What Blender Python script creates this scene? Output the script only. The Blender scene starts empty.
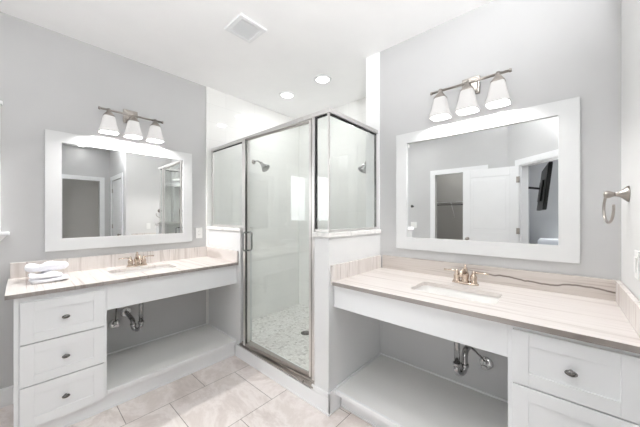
import bpy, bmesh, math, random
from mathutils import Vector, Matrix, noise
sc = bpy.context.scene
COL = sc.collection
# ------------------------------------------------------------------ camera, world, exposure
TH = math.radians(41.85)
H = 1.38
cd = bpy.data.cameras.new('camera'); cam = bpy.data.objects.new('camera', cd); COL.objects.link(cam)
cam.location = (0, 0, H); cam.rotation_euler = (math.pi/2, 0, TH-math.pi/2)
cd.sensor_width = 36; cd.lens = 267.9/640*36; cd.shift_y = 2.36/640; cd.clip_start = 0.02
sc.camera = cam
w = bpy.data.worlds.new('daylight'); sc.world = w; w.use_nodes = True
WB = w.node_tree.nodes['Background']; WB.inputs[0].default_value = (0.97, 0.985, 1.0, 1); WB.inputs[1].default_value = 5.0
sc.view_settings.view_transform = 'Standard'; sc.view_settings.look = 'None'
sc.view_settings.gamma = 1; sc.view_settings.use_curve_mapping = False
sc.view_settings.exposure = 0.62
sc.cycles.max_bounces = 14; sc.cycles.diffuse_bounces = 7; sc.cycles.glossy_bounces = 6
sc.cycles.transmission_bounces = 8; sc.cycles.transparent_max_bounces = 16
sc.cycles.caustics_reflective = False; sc.cycles.caustics_refractive = False
sc.cycles.sample_clamp_indirect = 6

def portal(name, loc, rot, sx, sy):
    l = bpy.data.lights.new(name, 'AREA'); l.shape = 'RECTANGLE'; l.size = sx; l.size_y = sy
    l.cycles.is_portal = True
    o = bpy.data.objects.new(name, l); COL.objects.link(o); o.location = loc; o.rotation_euler = rot
def area(name, loc, rot, size, power, color=(.985, .993, 1), sy=None, spread=None):
    l = bpy.data.lights.new(name, 'AREA'); l.energy = power; l.color = color
    if sy: l.shape = 'RECTANGLE'; l.size = size; l.size_y = sy
    else: l.shape = 'DISK'; l.size = size
    if spread: l.spread = spread
    o = bpy.data.objects.new(name, l); COL.objects.link(o); o.location = loc; o.rotation_euler = rot
CEIL = 2.85
CAN_POWER = 8.0
SHADE_POWER = 13.0
portal('window_daylight', (-.485, 3.06, 1.68), (-math.pi/2, 0, 0), .58, .80)
portal('bedroom_daylight', (-4.15, -1.2, 1.45), (0, -math.pi/2, 0), 1.9, 2.4)
CANS_VIEW = [(2.16, 2.47), (2.165, 1.90)]
CANS_FILL_HALL = [(.15, .75), (-.35, 2.0), (.85, -1.42), (.95, .55)]  # all but the hall can are added out of view as fill
for i, (x, y) in enumerate(CANS_VIEW):
    area('can_lamp', (x, y, CEIL-.014), (0, 0, 0), .13, CAN_POWER*.32)
area('closet_fill', (-1.55, 1.5, CEIL-.014), (0, 0, 0), .13, 7.0)  # added lamp that brightens the closet interior
for i, (x, y) in enumerate(CANS_FILL_HALL):
    area('can_lamp', (x, y, CEIL-.014), (0, 0, 0), .13, CAN_POWER*(.40, .42, .06, .34)[i])

FILL_UP = (.118, -.310, 2.05)                 # added up-light, unseen behind the camera, to fill the ceiling and room
sl_ = bpy.data.lights.new('fill_lamp', 'SPOT'); sl_.energy = 118; sl_.spot_size = 2.5; sl_.spot_blend = .5; sl_.shadow_soft_size = .05; sl_.color = (.98, .99, 1)
so_ = bpy.data.objects.new('fill_lamp', sl_); COL.objects.link(so_); so_.location = (FILL_UP[0], FILL_UP[1], FILL_UP[2]+.02)
so_.rotation_euler = Vector((.30, .42, 1)).to_track_quat('-Z', 'Y').to_euler()

# ------------------------------------------------------------------ materials
MATS = {}
def lin(c):
    return tuple(((v/255)/12.92 if v/255 <= .04045 else ((v/255+.055)/1.055)**2.4) for v in c)+(1,)
def base(name):
    m = bpy.data.materials.new(name); m.use_nodes = True
    nt = m.node_tree; b = nt.nodes['Principled BSDF']; MATS[name] = m
    return m, nt, b
def N(nt, t, **kw):
    n = nt.nodes.new(t)
    for k, v in kw.items(): setattr(n, k, v)
    return n
def coords(nt, scale=(1, 1, 1), loc=(0, 0, 0), rot=(0, 0, 0)):
    g = N(nt, 'ShaderNodeNewGeometry'); mp = N(nt, 'ShaderNodeMapping')
    mp.inputs['Scale'].default_value = scale; mp.inputs['Location'].default_value = loc; mp.inputs['Rotation'].default_value = rot
    nt.links.new(g.outputs['Position'], mp.inputs['Vector']); return mp.outputs['Vector']
def ramp(nt, fac, stops, interp='LINEAR'):
    r = N(nt, 'ShaderNodeValToRGB'); cr = r.color_ramp; cr.interpolation = interp
    while len(cr.elements) < len(stops): cr.elements.new(.5)
    for e, (p, c) in zip(cr.elements, stops): e.position = p; e.color = c if len(c) == 4 else lin(c)
    nt.links.new(fac, r.inputs[0]); return r.outputs[0]
def mixc(nt, fac, a, b, mode='MIX'):
    m = N(nt, 'ShaderNodeMix', data_type='RGBA', blend_type=mode)
    for s, v in ((m.inputs[0], fac), (m.inputs[6], a), (m.inputs[7], b)):
        if hasattr(v, 'is_linked') or hasattr(v, 'node'): nt.links.new(v, s)
        else: s.default_value = v
    return m.outputs[2]
def bump(nt, b, h, strength, dist=.002):
    bp = N(nt, 'ShaderNodeBump'); bp.inputs['Strength'].default_value = strength; bp.inputs['Distance'].default_value = dist
    nt.links.new(h, bp.inputs['Height']); nt.links.new(bp.outputs[0], b.inputs['Normal'])
def paint(name, c, rough=.55, tex=.05, spec=.3):
    m, nt, b = base(name)
    nz = N(nt, 'ShaderNodeTexNoise'); nz.inputs['Scale'].default_value = 3; nz.inputs['Detail'].default_value = 3
    nt.links.new(coords(nt), nz.inputs['Vector'])
    c1 = lin(c); c2 = tuple(v*.97 for v in c1[:3])+(1,)
    nt.links.new(ramp(nt, nz.outputs[0], [(.35, c1), (.7, c2)]), b.inputs['Base Color'])
    b.inputs['Roughness'].default_value = rough; b.inputs['Specular IOR Level'].default_value = spec
    if tex:
        n2 = N(nt, 'ShaderNodeTexNoise'); n2.inputs['Scale'].default_value = 440
        nt.links.new(coords(nt), n2.inputs['Vector']); bump(nt, b, n2.outputs[0], tex, .001)
    return m
def metal(name, c, rough=.25, aniso=0):
    m, nt, b = base(name)
    nz = N(nt, 'ShaderNodeTexNoise'); nz.inputs['Scale'].default_value = 60
    nt.links.new(coords(nt), nz.inputs['Vector'])
    c1 = lin(c); nt.links.new(ramp(nt, nz.outputs[0], [(.3, tuple(v*.94 for v in c1[:3])+(1,)), (.7, c1)]), b.inputs['Base Color'])
    b.inputs['Metallic'].default_value = 1; b.inputs['Roughness'].default_value = rough
    return m
def plain(name, c, rough=.5, metallic=0):
    m, nt, b = base(name); b.inputs['Base Color'].default_value = lin(c)
    b.inputs['Roughness'].default_value = rough; b.inputs['Metallic'].default_value = metallic
    return m
paint('wall_paint', (199, 199, 199), .6, .08)
paint('side_paint_lit', (222, 222, 221), .6, .08)  # same paint as wall_paint, its stronger window light put into the colour
paint('ceiling_paint', (250, 250, 250), .7, .08)
paint('white_trim', (238, 239, 240), .35, 0)
paint('frame_white', (219, 220, 220), .4, 0)
paint('cabinet_white', (237, 239, 240), .32, 0)
paint('shelf_white', (232, 232, 230), .4, 0)
paint('pony_paint', (224, 225, 225), .5, .05)
paint('bedroom_paint', (176, 177, 178), .6, .08)
paint('closet_paint', (176, 174, 170), .6, .08)
metal('brushed_nickel', (168, 162, 156), .3)
metal('warm_nickel', (204, 188, 173), .24)
metal('track_nickel', (176, 170, 165), .3)
metal('chrome', (222, 222, 222), .1)
metal('dull_chrome', (168, 168, 168), .16)
metal('knob_metal', (120, 118, 116), .22)
metal('frame_nickel', (238, 236, 234), .36)
plain('black_plastic', (12, 12, 13), .6)
plain('rubber_seal', (34, 33, 32), .5)
plain('white_plastic', (238, 238, 236), .35)
plain('dark_slot', (60, 60, 60), .6)
plain('porcelain', (244, 243, 241), .12)
plain('screen', (8, 8, 10), .12)
# towels
m, nt, b = base('terry'); b.inputs['Base Color'].default_value = lin((243, 243, 247)); b.inputs['Roughness'].default_value = .95
nz = N(nt, 'ShaderNodeTexNoise'); nz.inputs['Scale'].default_value = 420; nt.links.new(coords(nt), nz.inputs['Vector']); bump(nt, b, nz.outputs[0], .5, .003)
b.inputs['Sheen Weight'].default_value = .2
paint('bedding', (226, 228, 232), .9, .2)
# mirror
m, nt, b = base('mirror_silver'); b.inputs['Metallic'].default_value = 1; b.inputs['Base Color'].default_value = (.90, .91, .905, 1); b.inputs['Roughness'].default_value = 0.0
# glass: fresnel mix of clear and mirror reflection
def glass(name, tint, ior=1.5):
    m = bpy.data.materials.new(name); m.use_nodes = True; nt = m.node_tree; MATS[name] = m
    for n in list(nt.nodes): nt.nodes.remove(n)
    o = N(nt, 'ShaderNodeOutputMaterial'); mx = N(nt, 'ShaderNodeMixShader'); fr = N(nt, 'ShaderNodeFresnel'); fr.inputs[0].default_value = ior
    t = N(nt, 'ShaderNodeBsdfTransparent'); t.inputs[0].default_value = tint
    g = N(nt, 'ShaderNodeBsdfGlossy'); g.inputs['Roughness'].default_value = 0.0
    ge = N(nt, 'ShaderNodeNewGeometry'); ma = N(nt, 'ShaderNodeMath', operation='MULTIPLY_ADD'); ma.inputs[1].default_value = 1/ior-ior; ma.inputs[2].default_value = ior
    nt.links.new(ge.outputs['Backfacing'], ma.inputs[0]); nt.links.new(ma.outputs[0], fr.inputs[0])   # same reflectance from both faces
    nt.links.new(fr.outputs[0], mx.inputs[0]); nt.links.new(t.outputs[0], mx.inputs[1]); nt.links.new(g.outputs[0], mx.inputs[2]); nt.links.new(mx.outputs[0], o.inputs[0])
glass('shower_glass', (.975, .988, .98, 1))
glass('window_glass', (.98, .99, .99, 1))
# frosted lamp glass
m = bpy.data.materials.new('frosted_shade'); m.use_nodes = True; nt = m.node_tree; MATS['frosted_shade'] = m
for n in list(nt.nodes): nt.nodes.remove(n)
o_ = N(nt, 'ShaderNodeOutputMaterial'); ad = N(nt, 'ShaderNodeAddShader'); mx = N(nt, 'ShaderNodeMixShader'); mx.inputs[0].default_value = .45
df = N(nt, 'ShaderNodeBsdfDiffuse'); df.inputs[0].default_value = (.5, .495, .49, 1); tr = N(nt, 'ShaderNodeBsdfTranslucent'); tr.inputs[0].default_value = (.020, .0197, .0193, 1)
em = N(nt, 'ShaderNodeEmission'); em.inputs[0].default_value = (1, .97, .95, 1); em.inputs[1].default_value = .34
nt.links.new(df.outputs[0], mx.inputs[1]); nt.links.new(tr.outputs[0], mx.inputs[2]); nt.links.new(mx.outputs[0], ad.inputs[0]); nt.links.new(em.outputs[0], ad.inputs[1]); nt.links.new(ad.outputs[0], o_.inputs[0])
def emit(name, c, s):
    m, nt, b = base(name); b.inputs['Base Color'].default_value = c; b.inputs['Emission Color'].default_value = c; b.inputs['Emission Strength'].default_value = s
emit('lamp_lens', (1, .97, .92, 1), 3.0)
emit('bulb_glow', (1, .95, .88, 1), 6.0)
# floor tile: square porcelain in running bond
m, nt, b = base('floor_tile')
br = N(nt, 'ShaderNodeTexBrick'); br.offset = .5; br.offset_frequency = 2; br.squash = 1
nt.links.new(coords(nt, loc=(.065+.265, -.04, 0)), br.inputs['Vector'])
br.inputs['Scale'].default_value = 1; br.inputs['Brick Width'].default_value = .53; br.inputs['Row Height'].default_value = .525
br.inputs['Mortar Size'].default_value = .0024; br.inputs['Mortar Smooth'].default_value = .1
br.inputs['Color1'].default_value = lin((238, 234, 231)); br.inputs['Color2'].default_value = lin((230, 225, 222)); br.inputs['Mortar'].default_value = lin((150, 142, 137))
n1 = N(nt, 'ShaderNodeTexNoise'); n1.inputs['Scale'].default_value = 3.4; n1.inputs['Detail'].default_value = 9; n1.inputs['Roughness'].default_value = .68; n1.inputs['Distortion'].default_value = .5
nt.links.new(coords(nt, scale=(1, .6, 1), rot=(0, 0, .6)), n1.inputs['Vector'])
vein = ramp(nt, n1.outputs[0], [(.32, (208, 199, 194)), (.44, (234, 227, 224)), (.50, (252, 248, 247)), (.58, (232, 225, 221)), (.70, (250, 246, 244))])
nt.links.new(mixc(nt, .85, br.outputs[0], vein, 'MULTIPLY'), b.inputs['Base Color'])
b.inputs['Roughness'].default_value = .33
inv = N(nt, 'ShaderNodeMath', operation='SUBTRACT'); inv.inputs[0].default_value = 1; nt.links.new(br.outputs[1], inv.inputs[1]); bump(nt, b, inv.outputs[0], .4, .002)
# shower wall tile: large white rectangles; plane = which axes run along the wall
def walltile(name, rot):
    m, nt, b = base(name)
    br = N(nt, 'ShaderNodeTexBrick'); br.offset = .5
    g = N(nt, 'ShaderNodeNewGeometry'); sp = N(nt, 'ShaderNodeSeparateXYZ'); cb = N(nt, 'ShaderNodeCombineXYZ')
    nt.links.new(g.outputs['Position'], sp.inputs[0]); nt.links.new(sp.outputs[rot], cb.inputs[0]); nt.links.new(sp.outputs[2], cb.inputs[1])
    nt.links.new(cb.outputs[0], br.inputs['Vector'])
    br.inputs['Scale'].default_value = 1; br.inputs['Brick Width'].default_value = .41; br.inputs['Row Height'].default_value = .205
    br.inputs['Mortar Size'].default_value = .002; br.inputs['Mortar Smooth'].default_value = .2
    br.inputs['Color1'].default_value = lin((242, 242, 240)); br.inputs['Color2'].default_value = lin((239, 239, 237)); br.inputs['Mortar'].default_value = lin((230, 230, 228))
    nt.links.new(br.outputs[0], b.inputs['Base Color']); b.inputs['Roughness'].default_value = .045
    nz = N(nt, 'ShaderNodeTexNoise'); nz.inputs['Scale'].default_value = 6; nt.links.new(coords(nt), nz.inputs['Vector']); bump(nt, b, nz.outputs[0], .03, .01)
walltile('tile_x', 0); walltile('tile_y', 1)
# shower floor mosaic
m, nt, b = base('marble_mosaic')
vo = N(nt, 'ShaderNodeTexVoronoi', feature='F1'); vo.inputs['Scale'].default_value = 44; vo.inputs['Randomness'].default_value = .75
ve = N(nt, 'ShaderNodeTexVoronoi', feature='DISTANCE_TO_EDGE'); ve.inputs['Scale'].default_value = 44; ve.inputs['Randomness'].default_value = .75
cc = coords(nt, scale=(1, .75, 1)); nt.links.new(cc, vo.inputs['Vector']); nt.links.new(cc, ve.inputs['Vector'])
sep = N(nt, 'ShaderNodeSeparateColor'); nt.links.new(vo.outputs['Color'], sep.inputs[0])
stone = ramp(nt, sep.outputs[0], [(0, (192, 190, 186)), (.15, (222, 220, 217)), (.5, (236, 235, 232)), (1, (246, 245, 243))])
grout = ramp(nt, ve.outputs['Distance'], [(.03, (0, 0, 0)), (.09, (255, 255, 255))])
nt.links.new(mixc(nt, grout, lin((226, 224, 220)), stone), b.inputs['Base Color']); b.inputs['Roughness'].default_value = .3
# countertop stone: fine bands whose direction follows the slab
def stonemat(name, axis, dark_vein=False, grey_edge=False):
    m, nt, b = base(name)
    sc_ = {'x': (1, .025, .05), 'z': (.03, .035, 1)}[axis]
    n1 = N(nt, 'ShaderNodeTexNoise'); n1.inputs['Scale'].default_value = 22; n1.inputs['Detail'].default_value = 5; n1.inputs['Roughness'].default_value = .65
    nt.links.new(coords(nt, scale=sc_), n1.inputs['Vector'])
    col = ramp(nt, n1.outputs[0], [(.30, (214, 206, 202)), (.42, (230, 224, 220)), (.5, (239, 234, 231)), (.60, (235, 229, 225)), (.72, (222, 214, 209))])
    n2 = N(nt, 'ShaderNodeTexNoise'); n2.inputs['Scale'].default_value = 60; n2.inputs['Detail'].default_value = 2
    nt.links.new(coords(nt, scale=sc_, loc=(3, 0, 1)), n2.inputs['Vector'])
    lines = ramp(nt, n2.outputs[0], [(.33, (200, 192, 187)), (.40, (255, 255, 255))])
    col = mixc(nt, .55, col, lines, 'MULTIPLY'); col = mixc(nt, 1.0, col, lin((236, 235, 234)), 'MULTIPLY')
    if dark_vein:
        g = N(nt, 'ShaderNodeNewGeometry'); sp = N(nt, 'ShaderNodeSeparateXYZ'); nt.links.new(g.outputs['Position'], sp.inputs[0])
        nv = N(nt, 'ShaderNodeTexNoise'); nv.inputs['Scale'].default_value = 3.2; nv.inputs['Detail'].default_value = 4
        nt.links.new(coords(nt, scale=(0, 1, 0)), nv.inputs['Vector'])
        a = N(nt, 'ShaderNodeMath', operation='MULTIPLY_ADD'); a.inputs[1].default_value = .10; a.inputs[2].default_value = .920; nt.links.new(nv.outputs[0], a.inputs[0])
        sl = N(nt, 'ShaderNodeMath', operation='MULTIPLY_ADD'); sl.inputs[1].default_value = .035; nt.links.new(sp.outputs[1], sl.inputs[0]); nt.links.new(a.outputs[0], sl.inputs[2])
        d = N(nt, 'ShaderNodeMath', operation='SUBTRACT'); nt.links.new(sp.outputs[2], d.inputs[0]); nt.links.new(sl.outputs[0], d.inputs[1])
        ab = N(nt, 'ShaderNodeMath', operation='ABSOLUTE'); nt.links.new(d.outputs[0], ab.inputs[0])
        vein = ramp(nt, ab.outputs[0], [(0, (104, 94, 88)), (.002, (134, 122, 115)), (.0065, (255, 255, 255))])
        fade = N(nt, 'ShaderNodeMapRange'); fade.inputs[1].default_value = .62; fade.inputs[2].default_value = .30; nt.links.new(sp.outputs[1], fade.inputs[0])
        col = mixc(nt, fade.outputs[0], col, mixc(nt, 1.0, col, vein, 'MULTIPLY'))
        col = mixc(nt, .55, col, lin((204, 199, 193)), 'MULTIPLY')
    if grey_edge: col = mixc(nt, 1.0, col, lin((176, 174, 172)), 'MULTIPLY')          # edge faces: greyer, darker and rougher than the top
    nt.links.new(col, b.inputs['Base Color']); b.inputs['Roughness'].default_value = .5 if grey_edge else .22
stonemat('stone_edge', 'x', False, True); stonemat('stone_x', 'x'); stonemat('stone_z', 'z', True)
m, nt, b = base('cap_stone')
n1 = N(nt, 'ShaderNodeTexNoise'); n1.inputs['Scale'].default_value = 9; n1.inputs['Detail'].default_value = 6; n1.inputs['Distortion'].default_value = 1.2
nt.links.new(coords(nt), n1.inputs['Vector']); nt.links.new(ramp(nt, n1.outputs[0], [(.35, (212, 211, 209)), (.5, (238, 237, 235)), (.7, (228, 227, 225))]), b.inputs['Base Color']); b.inputs['Roughness'].default_value = .2

# ------------------------------------------------------------------ mesh helpers
class MB:
    def __init__(s): s.bm = bmesh.new()
    def box(s, a, b, bevel=0, seg=2):
        lo = [min(p, q) for p, q in zip(a, b)]; hi = [max(p, q) for p, q in zip(a, b)]
        t = bmesh.new(); bmesh.ops.create_cube(t, size=1)
        for v in t.verts: v.co = Vector([lo[i]+(v.co[i]+.5)*(hi[i]-lo[i]) for i in range(3)])
        if bevel: bmesh.ops.bevel(t, geom=t.edges[:], offset=min(bevel, .45*min(h-l for l, h in zip(lo, hi))), segments=seg, profile=.5, affect='EDGES')
        s.merge(t); return s
    def merge(s, t, mat=None):
        if mat: t.transform(mat)
        mm = bpy.data.meshes.new('t'); t.to_mesh(mm); t.free(); s.bm.from_mesh(mm); bpy.data.meshes.remove(mm); return s
    def tube(s, pts, r, n=16, caps=True, closed=False):
        pts = [Vector(p) for p in pts]; rs = r if isinstance(r, (list, tuple)) else [r]*len(pts)
        rings = []; K = len(pts); up = None
        for i, p in enumerate(pts):
            if closed: d = pts[(i+1) % K]-pts[i-1]
            else: d = pts[min(i+1, K-1)]-pts[max(i-1, 0)]
            d.normalize()
            if up is None: up = Vector((0, 0, 1)) if abs(d.z) < .9 else Vector((1, 0, 0))
            u = (up-d*up.dot(d)).normalized(); up = u; v = d.cross(u)
            rings.append([s.bm.verts.new(p+(u*math.cos(2*math.pi*k/n)+v*math.sin(2*math.pi*k/n))*rs[i]) for k in range(n)])
        for i in range(K if closed else K-1):
            A = rings[i]; B = rings[(i+1) % K]
            for k in range(n): s.bm.faces.new((A[k], A[(k+1) % n], B[(k+1) % n], B[k])).smooth = True
        if caps and not closed:
            s.bm.faces.new(rings[0]); s.bm.faces.new(rings[-1])
        return s
    def lathe(s, prof, origin, axis=(0, 0, 1), n=28, capend=True):
        # prof: list of (radius, height along axis)
        q = Vector((0, 0, 1)).rotation_difference(Vector(axis).normalized()).to_matrix(); o = Vector(origin)
        rings = []
        for r, h in prof:
            if r < 1e-5: rings.append([s.bm.verts.new(o+q@Vector((0, 0, h)))])
            else: rings.append([s.bm.verts.new(o+q@Vector((r*math.cos(2*math.pi*k/n), r*math.sin(2*math.pi*k/n), h))) for k in range(n)])
        for A, B in zip(rings, rings[1:]):
            for k in range(n):
                k2 = (k+1) % n
                if len(A) == 1 and len(B) == 1: continue
                if len(A) == 1: f = s.bm.faces.new((A[0], B[k2], B[k]))
                elif len(B) == 1: f = s.bm.faces.new((A[k], A[k2], B[0]))
                else: f = s.bm.faces.new((A[k], A[k2], B[k2], B[k]))
                f.smooth = True
        if capend:
            for R in (rings[0], rings[-1]):
                if len(R) > 1: s.bm.faces.new(R)
        return s
    def loft(s, loops, cap0=True, cap1=True, smooth=True):
        R = [[s.bm.verts.new(Vector(p)) for p in L] for L in loops]; n = len(R[0])
        for A, B in zip(R, R[1:]):
            for k in range(n): s.bm.faces.new((A[k], A[(k+1) % n], B[(k+1) % n], B[k])).smooth = smooth
        if cap0: s.bm.faces.new(R[0])
        if cap1: s.bm.faces.new(R[-1])
        return s
    def prism(s, poly, z0, z1):
        return s.loft([[(x, y, z0) for x, y in poly], [(x, y, z1) for x, y in poly]], smooth=False)
def ident(p): return Vector(p)
def link(name, data, parent=None, loc=None):
    o = bpy.data.objects.new(name, data); COL.objects.link(o)
    if loc is not None: o.location = loc
    if parent: o.parent = parent
    return o
def worldloc(o):
    l = Vector(o.location); p = o.parent
    while p: l += Vector(p.location); p = p.parent
    return l
def build(name, mb, mat, parent=None, xf=None, label=None, origin=None):
    """geometry in world coordinates; origin / parent only move the object's own origin"""
    if xf: mb.bm.transform(xf)
    bmesh.ops.recalc_face_normals(mb.bm, faces=mb.bm.faces[:])
    base_ = worldloc(parent) if parent else Vector((0, 0, 0))
    org = Vector(origin) if origin is not None else (base_ if parent else None)
    if org is None:
        zs = [v.co for v in mb.bm.verts]; org = Vector((sum(v.x for v in zs)/len(zs), sum(v.y for v in zs)/len(zs), min(v.z for v in zs)))
    mb.bm.transform(Matrix.Translation(-org))
    me = bpy.data.meshes.new(name); mb.bm.to_mesh(me); mb.bm.free(); me.materials.append(MATS[mat])
    o = link(name, me, parent, org-base_)
    if label: o['label'] = label
    return o
def tag(o, label, cat, group=None, kind=None):
    o['label'] = label; o['category'] = cat
    if group: o['group'] = group
    if kind: o['kind'] = kind
    return o
def thing(name, loc, label, cat, group=None, kind=None):
    o = bpy.data.objects.new(name, None); COL.objects.link(o); o.location = loc; o.empty_display_size = .05
    return tag(o, label, cat, group, kind)
def struct(name, mb, mat, label, cat, parent=None):
    o = build(name, mb, mat, parent)
    return tag(o, label, cat, kind='structure')
def rrect(cx, cy, hx, hy, r, n=8):
    out = []
    for sx, sy, a0 in ((1, 1, 0), (-1, 1, 90), (-1, -1, 180), (1, -1, 270)):
        for k in range(n+1):
            a = math.radians(a0+90*k/n); out.append((cx+sx*(hx-r)+r*math.cos(a), cy+sy*(hy-r)+r*math.sin(a)))
    return out
def ring_slab(mb, x0, x1, y0, y1, hole, z0, z1):
    """rectangular slab with a rounded hole (hole = cx, cy, hx, hy, r)"""
    cx, cy, hx, hy, r = hole; inner = rrect(cx, cy, hx, hy, r)
    outer = []
    nn = len(inner)//4
    for i, (x, y) in enumerate(inner):
        sx = 1 if x > cx else -1; sy = 1 if y > cy else -1
        k = i % 9; q = i//9
        X = x1 if sx > 0 else x0; Y = y1 if sy > 0 else y0
        if k == 4: outer.append((X, Y))
        else:
            first = k < 4
            # quadrant arcs start on the x side for q 0,2 and on the y side for q 1,3
            xside = first if q in (0, 2) else not first
            if xside: outer.append((X, y if k in (0, 8) else cy+sy*((hy-r)+(abs(Y-cy)-(hy-r))*(k if first else 8-k)/4)))
            else: outer.append((x if k in (0, 8) else cx+sx*((hx-r)+(abs(X-cx)-(hx-r))*(k if first else 8-k)/4), Y))
    L = [[(x, y, z1) for x, y in inner], [(x, y, z1) for x, y in outer], [(x, y, z0) for x, y in outer], [(x, y, z0) for x, y in inner], [(x, y, z1) for x, y in inner]]
    mb.loft(L, False, False, smooth=False); bmesh.ops.remove_doubles(mb.bm, verts=mb.bm.verts[:], dist=1e-5)
    return mb

# ------------------------------------------------------------------ the room
YA, XB, YE, XC = 3.0, 2.15, -.245, 2.85     # left wall, right wall, short side wall, shower back wall
XD, YF, XK = -.95, -1.62, .30               # wall behind the camera, hall end, hall side
DG = -.32                                    # diagonal door wall: x + y = DG
ZD = 2.15                                    # door head height
struct('floor', MB().box((-4.2, -3.1, -.08), (3.0, 3.15, 0)), 'floor_tile', 'warm grey stone look floor tiles in staggered rows', 'floor')
struct('ceiling', MB().box((-4.2, -3.1, CEIL), (3.0, 3.15, CEIL+.08)), 'ceiling_paint', 'flat white ceiling over the whole bathroom', 'ceiling')
# left wall with the window
WX0, WX1, WZ0, WZ1 = -.748, -.188, 1.262, 2.09
wl = MB().box((XD-.1, YA, 0), (WX0, YA+.12, CEIL)).box((WX1, YA, 0), (3.0, YA+.12, CEIL)).box((WX0, YA, 0), (WX1, YA+.12, WZ0)).box((WX0, YA, WZ1), (WX1, YA+.12, CEIL))
struct('wall_left', wl, 'wall_paint', 'light grey painted wall behind the left vanity', 'wall')
struct('wall_right', MB().box((XB, YE, 0), (XB+.1, 1.345, CEIL)), 'wall_paint', 'light grey painted wall behind the right vanity', 'wall')
struct('wall_side', MB().box((1.346, YE-.11, 0), (XB+.1, YE, CEIL)), 'side_paint_lit', 'short grey wall with the towel ring beside the right vanity', 'wall')
struct('wall_shower_back', MB().box((XC, 1.235, 0), (XC+.1, YA, CEIL)), 'tile_y', 'white tiled back wall of the shower', 'wall')
struct('wall_shower_left', MB().box((1.403, YA-.015, 0), (XC, YA, CEIL), .003), 'tile_x', 'white tiled left wall of the shower', 'wall')
struct('wall_shower_right', MB().box((XB+.1, 1.235, 0), (XC, 1.345, CEIL)), 'tile_x', 'white tiled right wall inside the shower', 'wall')
struct('trim_1', MB().box((XB-.008, 1.203, 1.262), (XB, 1.345, CEIL), .002), 'ceiling_paint', 'white tile strip where the glass meets the right wall', 'trim')
# hall beyond the short wall and the wall with the closet door
struct('wall_hall_right', MB().box((1.346, YF, ZD), (1.446, YE-.11, CEIL)).box((1.346, YF, 0), (1.446, -1.40, ZD)).box((1.346, -.52, 0), (1.446, YE-.11, ZD)).box((1.43, -1.40, 0), (1.446, -.52, ZD)), 'wall_paint', 'grey hall wall with a closed white panel door, seen in the left mirror', 'wall')
fx0, fx1 = .567, 1.163
struct('wall_hall_end', MB().box((XK-.1, YF-.1, 0), (fx0, YF, CEIL)).box((fx1, YF-.1, 0), (1.446, YF, CEIL)).box((fx0, YF-.1, ZD), (fx1, YF, CEIL)), 'wall_paint', 'grey hall end wall with a dark open doorway, seen in the left mirror', 'wall')
struct('wall_hall_left', MB().box((XK-.1, YF, 0), (XK, DG-XK+.02, CEIL)), 'wall_paint', 'grey hall wall behind the camera', 'wall')
# wall behind the camera with an open closet doorway
dy0, dy1 = .98, 1.757
struct('wall_back', MB().box((XD-.1, DG-XD-.02, 0), (XD, dy0, CEIL)).box((XD-.1, dy1, 0), (XD, YA, CEIL)).box((XD-.1, dy0, ZD), (XD, dy1, CEIL)), 'wall_paint', 'grey wall with a dim closet doorway, seen in the right mirror', 'wall')
# diagonal wall with the bedroom doorway: local frame s along (1,-1)/sqrt2 from (XD, DG-XD), t = outward towards the bedroom
RT = math.sqrt(.5)
DIAG = Matrix(((RT, -RT, 0, XD), (-RT, -RT, 0, DG-XD), (0, 0, 1, 0), (0, 0, 0, 1)))   # s -> (1,-1), t -> (-1,-1)
S_H = (-.766-XD)/RT                          # the hinge jamb
S_E = S_H+.80; S_N = (XK-XD)/RT
wd = MB().box((0, 0, 0), (S_H, .11, CEIL)).box((S_E, 0, 0), (S_N, .11, CEIL)).box((S_H, 0, ZD), (S_E, .11, CEIL))
wd.bm.transform(DIAG)
struct('wall_diagonal', wd, 'wall_paint', 'grey angled wall with the bedroom doorway, seen in the right mirror', 'wall')
# closet behind the back wall, dim room behind the hall, bedroom
struct('wall_closet', MB().box((-2.3, .72, 0), (-2.2, 2.3, CEIL)).box((-2.3, 2.2, 0), (XD-.1, 2.3, CEIL)).box((-2.3, .66, 0), (XD-.1, .72, CEIL)), 'closet_paint', 'grey closet walls seen through the doorway in the right mirror', 'wall')
struct('wall_dim_room', MB().box((XK-.4, -2.9, 0), (1.8, -2.8, CEIL)).box((XK-.4, -2.9, 0), (XK-.3, YF-.1, CEIL)).box((1.7, -2.9, 0), (1.8, YF-.1, CEIL)), 'closet_paint', 'dim grey room behind the open doorway in the left mirror', 'wall')
struct('wall_bedroom', MB().box((-4.2, .56, 0), (-1.02, .66, CEIL)).box((-4.2, -3.1, 0), (-4.1, -2.4, CEIL)).box((-4.2, 0, 0), (-4.1, .56, CEIL)).box((-4.2, -2.4, 0), (-4.1, 0, .5)).box((-4.2, -2.4, 2.4), (-4.1, 0, CEIL)).box((-4.2, -3.1, 0), (0, -3.0, CEIL)).box((-.1, -3.1, 0), (0, YF, CEIL)).box((-.1, YF-.1, 0), (XK-.1, YF, CEIL)), 'bedroom_paint', 'blue grey bedroom walls seen through the doorway in the right mirror', 'wall')

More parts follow.
